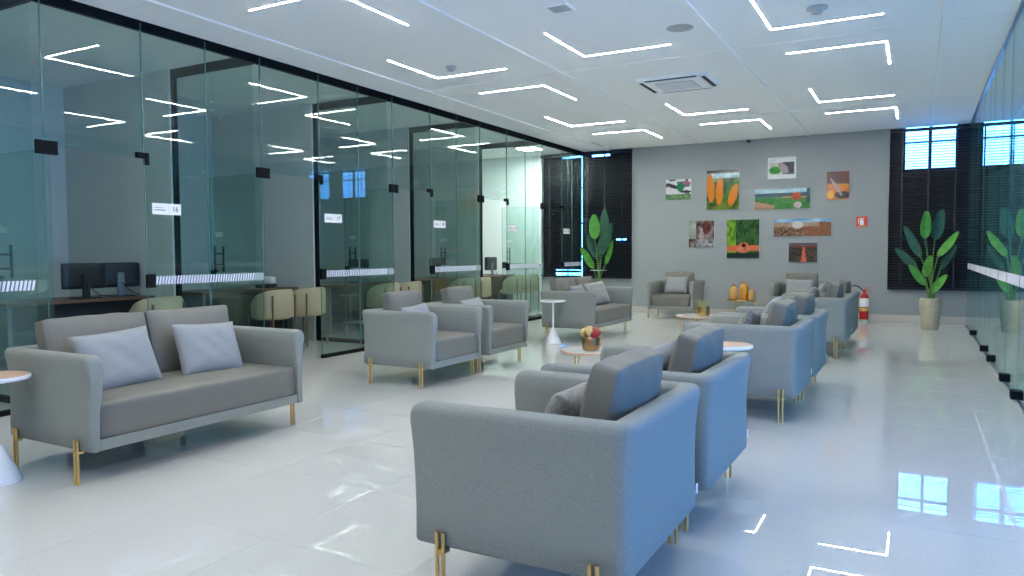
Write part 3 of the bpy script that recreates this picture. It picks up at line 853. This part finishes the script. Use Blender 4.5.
def art_lab(u, v):
    c = (.78, .82, .84)
    if .2 < v < .78 and .06 < u < .94: c = lerp((.03, .05, .07), (.10, .14, .16), vn(u, v, 10))
    if .2 < v < .78 and .06 < u < .55: c = lerp((.45, .45, .42), (.75, .72, .66), vn(u, v, 5, 1))
    if ell(u, v, .26, .40, .22, .18): c = lerp((.02, .25, .04), (.12, .5, .08), vn(u, v, 13))
    if ell(u, v, .55, .5, .14, .28, .5): c = (.42, .38, .38)
    return c
def art_farm(u, v):
    c = lerp((.03, .20, .04), (.14, .42, .10), vn(u, v, 16))
    if v > .55: c = (.72, .42, .20) if u > .5 else (.08, .35, .22)
    if v > .62: c = (.03, .10, .13)
    if v > .80: c = lerp((.35, .62, .72), (.65, .80, .82), vn(u, v, 8))
    if v < .35 + .0 * u and u < .35 and v < .40 - .6 * u: c = (.62, .38, .24)
    if ell(u, v, .76, .62, .085, .20): c = (.52, .13, .04)
    if ell(u, v, .78, .18, .07, .16): c = (.62, .55, .5)
    if u > .94 and v > .3: c = (.03, .10, .11)
    return c
def art_grain(u, v):
    c = lerp((.55, .16, .02), (.80, .34, .05), vn(u, v, 6))
    if v > .55: c = lerp((.13, .035, .02), (.26, .07, .035), vn(u, v, 5, 2))
    if ell(u, v, .7, .16, .35, .13): c = (.03, .03, .04)
    if ell(u, v, .42, .45, .05, .42, .7): c = (.50, .46, .45)
    if ell(u, v, .18, .18, .16, .15): c = (.88, .48, .08)
    return c
def art_person(u, v):
    c = lerp((.10, .045, .035), (.45, .38, .36), vn(u, v, 7))
    if u < .28 and v > .3: c = lerp((.35, .42, .36), (.62, .62, .55), vn(u, v, 5))
    if ell(u, v, .68, .72, .2, .24): c = lerp((.12, .04, .03), (.32, .12, .09), vn(u, v, 9))
    if v < .3 and u > .3: c = lerp((.12, .13, .16), (.60, .58, .58), vn(u, v, 10, 5))
    if ell(u, v, .5, .45, .08, .3): c = (.55, .42, .42)
    return c
def art_hands(u, v):
    c = lerp((.012, .045, .02), (.10, .24, .06), vn(u * 2, v, 11))
    if u < .28: c = lerp((.10, .28, .03), (.42, .60, .07), vn(u * 2.5, v, 8))
    if ell(u, v, .2, .25, .45, .075, .0) or ell(u, v, .85, .26, .42, .075, .0): c = (.78, .24, .10)
    if ell(u, v, .52, .27, .20, .14): c = lerp((.62, .16, .07), (.86, .36, .2), vn(u, v, 12))
    if ell(u, v, .53, .33, .07, .05): c = (.05, .02, .02)
    if v < .13: c = (.025, .05, .03)
    return c
def art_field(u, v):
    c = lerp((.22, .12, .06), (.52, .33, .20), vn(u * 3, v, 9))
    if u > .55: c = lerp(c, (.38, .15, .06), .7)
    if v > .55 and u < .8: c = lerp((.42, .32, .24), (.58, .45, .36), vn(u * 3, v, 7))
    if v > .80: c = lerp((.12, .40, .70), (.62, .76, .84), vn(u * 2, v, 4))
    if ell(u, v, .42, .66, .10, .22): c = (.74, .68, .62)
    if v < .45 and u < .5 and vn(u * 4, v, 14, 3) > .58: c = (.13, .08, .05)
    return c
def art_road(u, v):
    c = lerp((.02, .04, .025), (.22, .13, .08), vn(u, v, 12))
    if v > .84: c = (.20, .15, .17)
    elif v > .72: c = lerp((.30, .07, .03), (.12, .12, .06), vn(u, v, 8))
    if abs(u - .53) < .035 + .10 * max(0, .72 - v) and v < .80: c = (.78, .22, .12)
    return c
ART = M['art'] = bpy.data.materials.new('glossy_photo_print'); ART.use_nodes = True
_nt = ART.node_tree; _b = _nt.nodes['Principled BSDF']; _b.inputs['Roughness'].default_value = .12
_a = _nt.nodes.new('ShaderNodeAttribute'); _a.attribute_name = 'print'; _nt.links.new(_a.outputs['Color'], _b.inputs['Base Color'])
def picture(x0, z1, x1, z0, fn, label, nu, nv, frame='plasticwhite'):
    x0, x1, z0, z1 = x0 * 1.04, x1 * 1.04, 1.2 + (z0 - 1.2) * 1.04, 1.2 + (z1 - 1.2) * 1.04
    t = thing('wall_picture', label, 'picture', ((x0 + x1) / 2, YB, (z0 + z1) / 2), 0, 'glossy photographs on the back wall')
    w, h = x1 - x0, z1 - z0
    MB().box(-w / 2, w / 2, -.018, -.0005, -h / 2, h / 2).build('panel', M[frame], t)
    vs = []; cols = []; fs = []
    for j in range(nv + 1):
        for i in range(nu + 1):
            vs.append((-w / 2 + w * i / nu, -.0195, -h / 2 + h * j / nv)); cols.append(tuple(.85 * x ** 1.25 * (.82 + .36 * hsh(i, j, 3)) for x in fn(min(.999, i / nu), min(.999, j / nv))))
    for j in range(nv):
        for i in range(nu): a = j * (nu + 1) + i; fs.append((a, a + 1, a + nu + 2, a + nu + 1))
    me = bpy.data.meshes.new('print'); me.from_pydata(vs, [], fs); me.materials.append(ART)
    ca = me.color_attributes.new('print', 'FLOAT_COLOR', 'POINT')
    for k, c in enumerate(cols): ca.data[k].color = (*c, 1)
    link('print', me, t)
picture(-4.051, 2.512, -3.587, 2.147, art_spray, 'small photo of green farm machine on white, top left of the picture group', 40, 32)
picture(-3.303, 2.634, -2.739, 1.94, art_corn, 'large photo of three orange corn cobs', 48, 56)
picture(-2.262, 2.797, -1.805, 2.432, art_lab, 'white-bordered photo at the top of the picture group', 40, 32)
picture(-2.471, 2.26, -1.576, 1.92, art_farm, 'wide photo of green field with red round object', 72, 32)
picture(-1.322, 2.506, -.982, 2.048, art_grain, 'upright orange and brown photo at the right of the picture group', 36, 44)
picture(-3.62, 1.752, -3.167, 1.278, art_person, 'square photo in brown and grey, lower left of the picture group', 40, 40)
picture(-2.944, 1.753, -2.391, 1.082, art_hands, 'large photo of hands held out before green plants', 48, 56)
picture(-2.151, 1.742, -1.245, 1.455, art_field, 'wide photo of ploughed brown field under blue sky', 72, 28)
picture(-1.902, 1.337, -1.454, 1.015, art_road, 'dark photo of a field with bright red strip, lowest of the group', 44, 32)

t = thing('safety_sign', 'red square fire extinguisher sign on the back wall', 'sign', (-.818, YB, 1.691))
MB().box(-.088, .088, -.006, -.0005, -.09, .09).build('plate', M['signred'], t)
mb = MB(); mb.box(-.03, .03, -.0075, -.006, -.055, .02); mb.box(-.018, .018, -.0075, -.006, .02, .04); mb.box(-.04, .03, -.0075, -.006, .045, .06); mb.box(-.055, -.045, -.0075, -.006, -.03, .055)
mb.build('pictogram', M['tag'], t)
mb = MB(); mb.box(-.075, .075, -.0075, -.006, -.08, -.068); mb.build('caption_bar', M['yellow'], t)

t = thing('fire_extinguisher', 'red fire extinguisher with white label standing at the back wall', 'extinguisher', (-.745, 13.55, 0))
MB().lathe([(.085, 0.0005), (.085, .05), (.07, .06)], 24).build('stand', M['grill'], t, True)
MB().lathe([(.066, .06), (.070, .07), (.070, .42), (.062, .46), (.030, .49), (.022, .50), (.022, .52)], 28).build('cylinder', M['red'], t, True)
MB().lathe([(.0705, .27), (.0712, .272), (.0712, .41), (.0705, .412)], 28).build('white_label', M['tag'], t, True)
MB().lathe([(.0705, .20), (.0712, .202), (.0712, .25), (.0705, .252)], 28).build('yellow_label', M['yellow'], t, True)
mb = MB(); mb.box(-.02, .02, -.016, .016, .52, .555); mb.tube([(.0, 0, .555), (.04, -.01, .575), (.10, -.02, .60)], .007); mb.tube([(.0, 0, .535), (.05, -.01, .535), (.11, -.02, .52)], .006)
mb.build('valve_lever', M['red'], t)
MB().tube([(-.02, 0, .54), (-.08, 0, .60), (-.15, -.01, .625), (-.21, -.02, .60), (-.235, -.02, .53), (-.20, -.02, .42), (-.13, -.01, .30), (-.085, 0, .2)], .011, 8).build('hose', M['rubber'], t, True)

# ------------------------------------------------------------------ office furniture
def desk(y0, y1, label):
    t = thing('office_desk', label, 'desk', (-7.78, (y0 + y1) / 2, 0), 0, 'walnut desks in the offices')
    h = (y1 - y0) / 2
    MB().box(-.34, .34, -h, h, .705, .735).build('desk_top', M['deskwood'], t)
    MB().box(.18, .20, -h + .05, h - .05, .15, .704).build('modesty_panel', M['plasticblack'], t)
    for s in (-1, 1): MB().box(-.30, .30, s * (h - .05) - .02, s * (h - .05) + .02, .0005, .704).build('side_panel', M['plasticgrey'], t)
def monitor(x, y, rz, label, stand='plasticgrey'):
    t = thing('monitor', label, 'monitor', (x, y, .7355), rz, 'office monitors')
    bm_link(rbox(.035, .46, .27, .01, (.006, 0, 0), 4), 'screen', M['plasticblack'], t, (0, 0, .235))
    MB().box(.02, .05, -.035, .035, .012, .26).build('neck', M[stand], t)
    MB().box(-.08, .11, -.12, .12, .0005, .012).build('foot', M['plasticblack'], t)
    MB().tube([(.05, .0, .16), (.09, .05, .08), (.08, .12, .03), (.03, .22, .012)], .005, 6).build('cable', M['rubber'], t, True)
def tub_chair(x, y, rz, label):
    t = thing('tub_chair', label, 'chair', (x, y, 0), rz, 'beige tub chairs in the offices')
    N = 22; prof = [(0, .40), (.012, .42), (.012, .72), (-.01, .755), (-.035, .755), (-.05, .72), (-.05, .42), (-.03, .40)]
    vs = []; fs = []; J = len(prof)
    for i in range(N + 1):
        q = math.radians(70 + 220 * i / N); drop = .13 * (abs(i - N / 2) / (N / 2)) ** 3
        for d, z in prof:
            r = .25 + d; zz = z - (drop if z > .6 else 0); vs.append((r * math.cos(q), r * 1.04 * math.sin(q), zz))
    for i in range(N):
        for j in range(J): fs.append((i * J + j, i * J + (j + 1) % J, (i + 1) * J + (j + 1) % J, (i + 1) * J + j))
    fs.append(tuple(range(J))); fs.append(tuple(N * J + j for j in range(J - 1, -1, -1)))
    MB().add(vs, fs).build('tub_back', M['beige'], t, True)
    MB().lathe([(.20, .38), (.235, .40), (.24, .44), (.215, .465)], 28).build('seat', M['beige'], t, True)
    for a in (40, 140, 220, 320):
        c, s = math.cos(math.radians(a)), math.sin(math.radians(a)); top = .68 if a in (140, 220) else .45
        MB().tube([(.275 * c, .285 * s, .0005), (.275 * c, .285 * s, top)], [.011, .014], 8).build('leg', M['chairwood'], t, True)
ENDS = [p - .11 for p in PIV[1:]] + [YB - .06]
for i, e in enumerate(ENDS):
    oi = ORD[i]
    desk(e - 1.60, e - .06, 'walnut desk inside office %s' % oi)
    if i == 1:
        t = thing('desk_phone', 'white desk device on the walnut desk of office seventeen', 'device', (-7.66, e - .42, .7355), .3)
        MB().box(-.09, .09, -.12, .12, .0005, .05).build('body', M['plasticblack'], t)
        bm_link(rbox(.16, .13, .10, .02, (0, 0, 0), 3), 'paper_roll_cover', M['plasticwhite'], t, (.02, .03, .10))
    elif i == 0:
        monitor(-7.65, 4.61, 0, 'black monitor back with label, nearest the camera in office sixteen', 'plasticblack')
        monitor(-7.70, 5.03, math.radians(-6), 'black monitor with grey stand in office sixteen')
    else:
        monitor(-7.65, e - .72, 0, 'black monitor on the desk of office %s' % oi)
    if i != 0: tub_chair(-7.05, e - .90, math.pi, 'beige tub chair in office %s, nearer the camera' % oi)
    tub_chair(-7.05, e - .33, math.pi, 'beige tub chair in office %s, beside the partition' % oi)
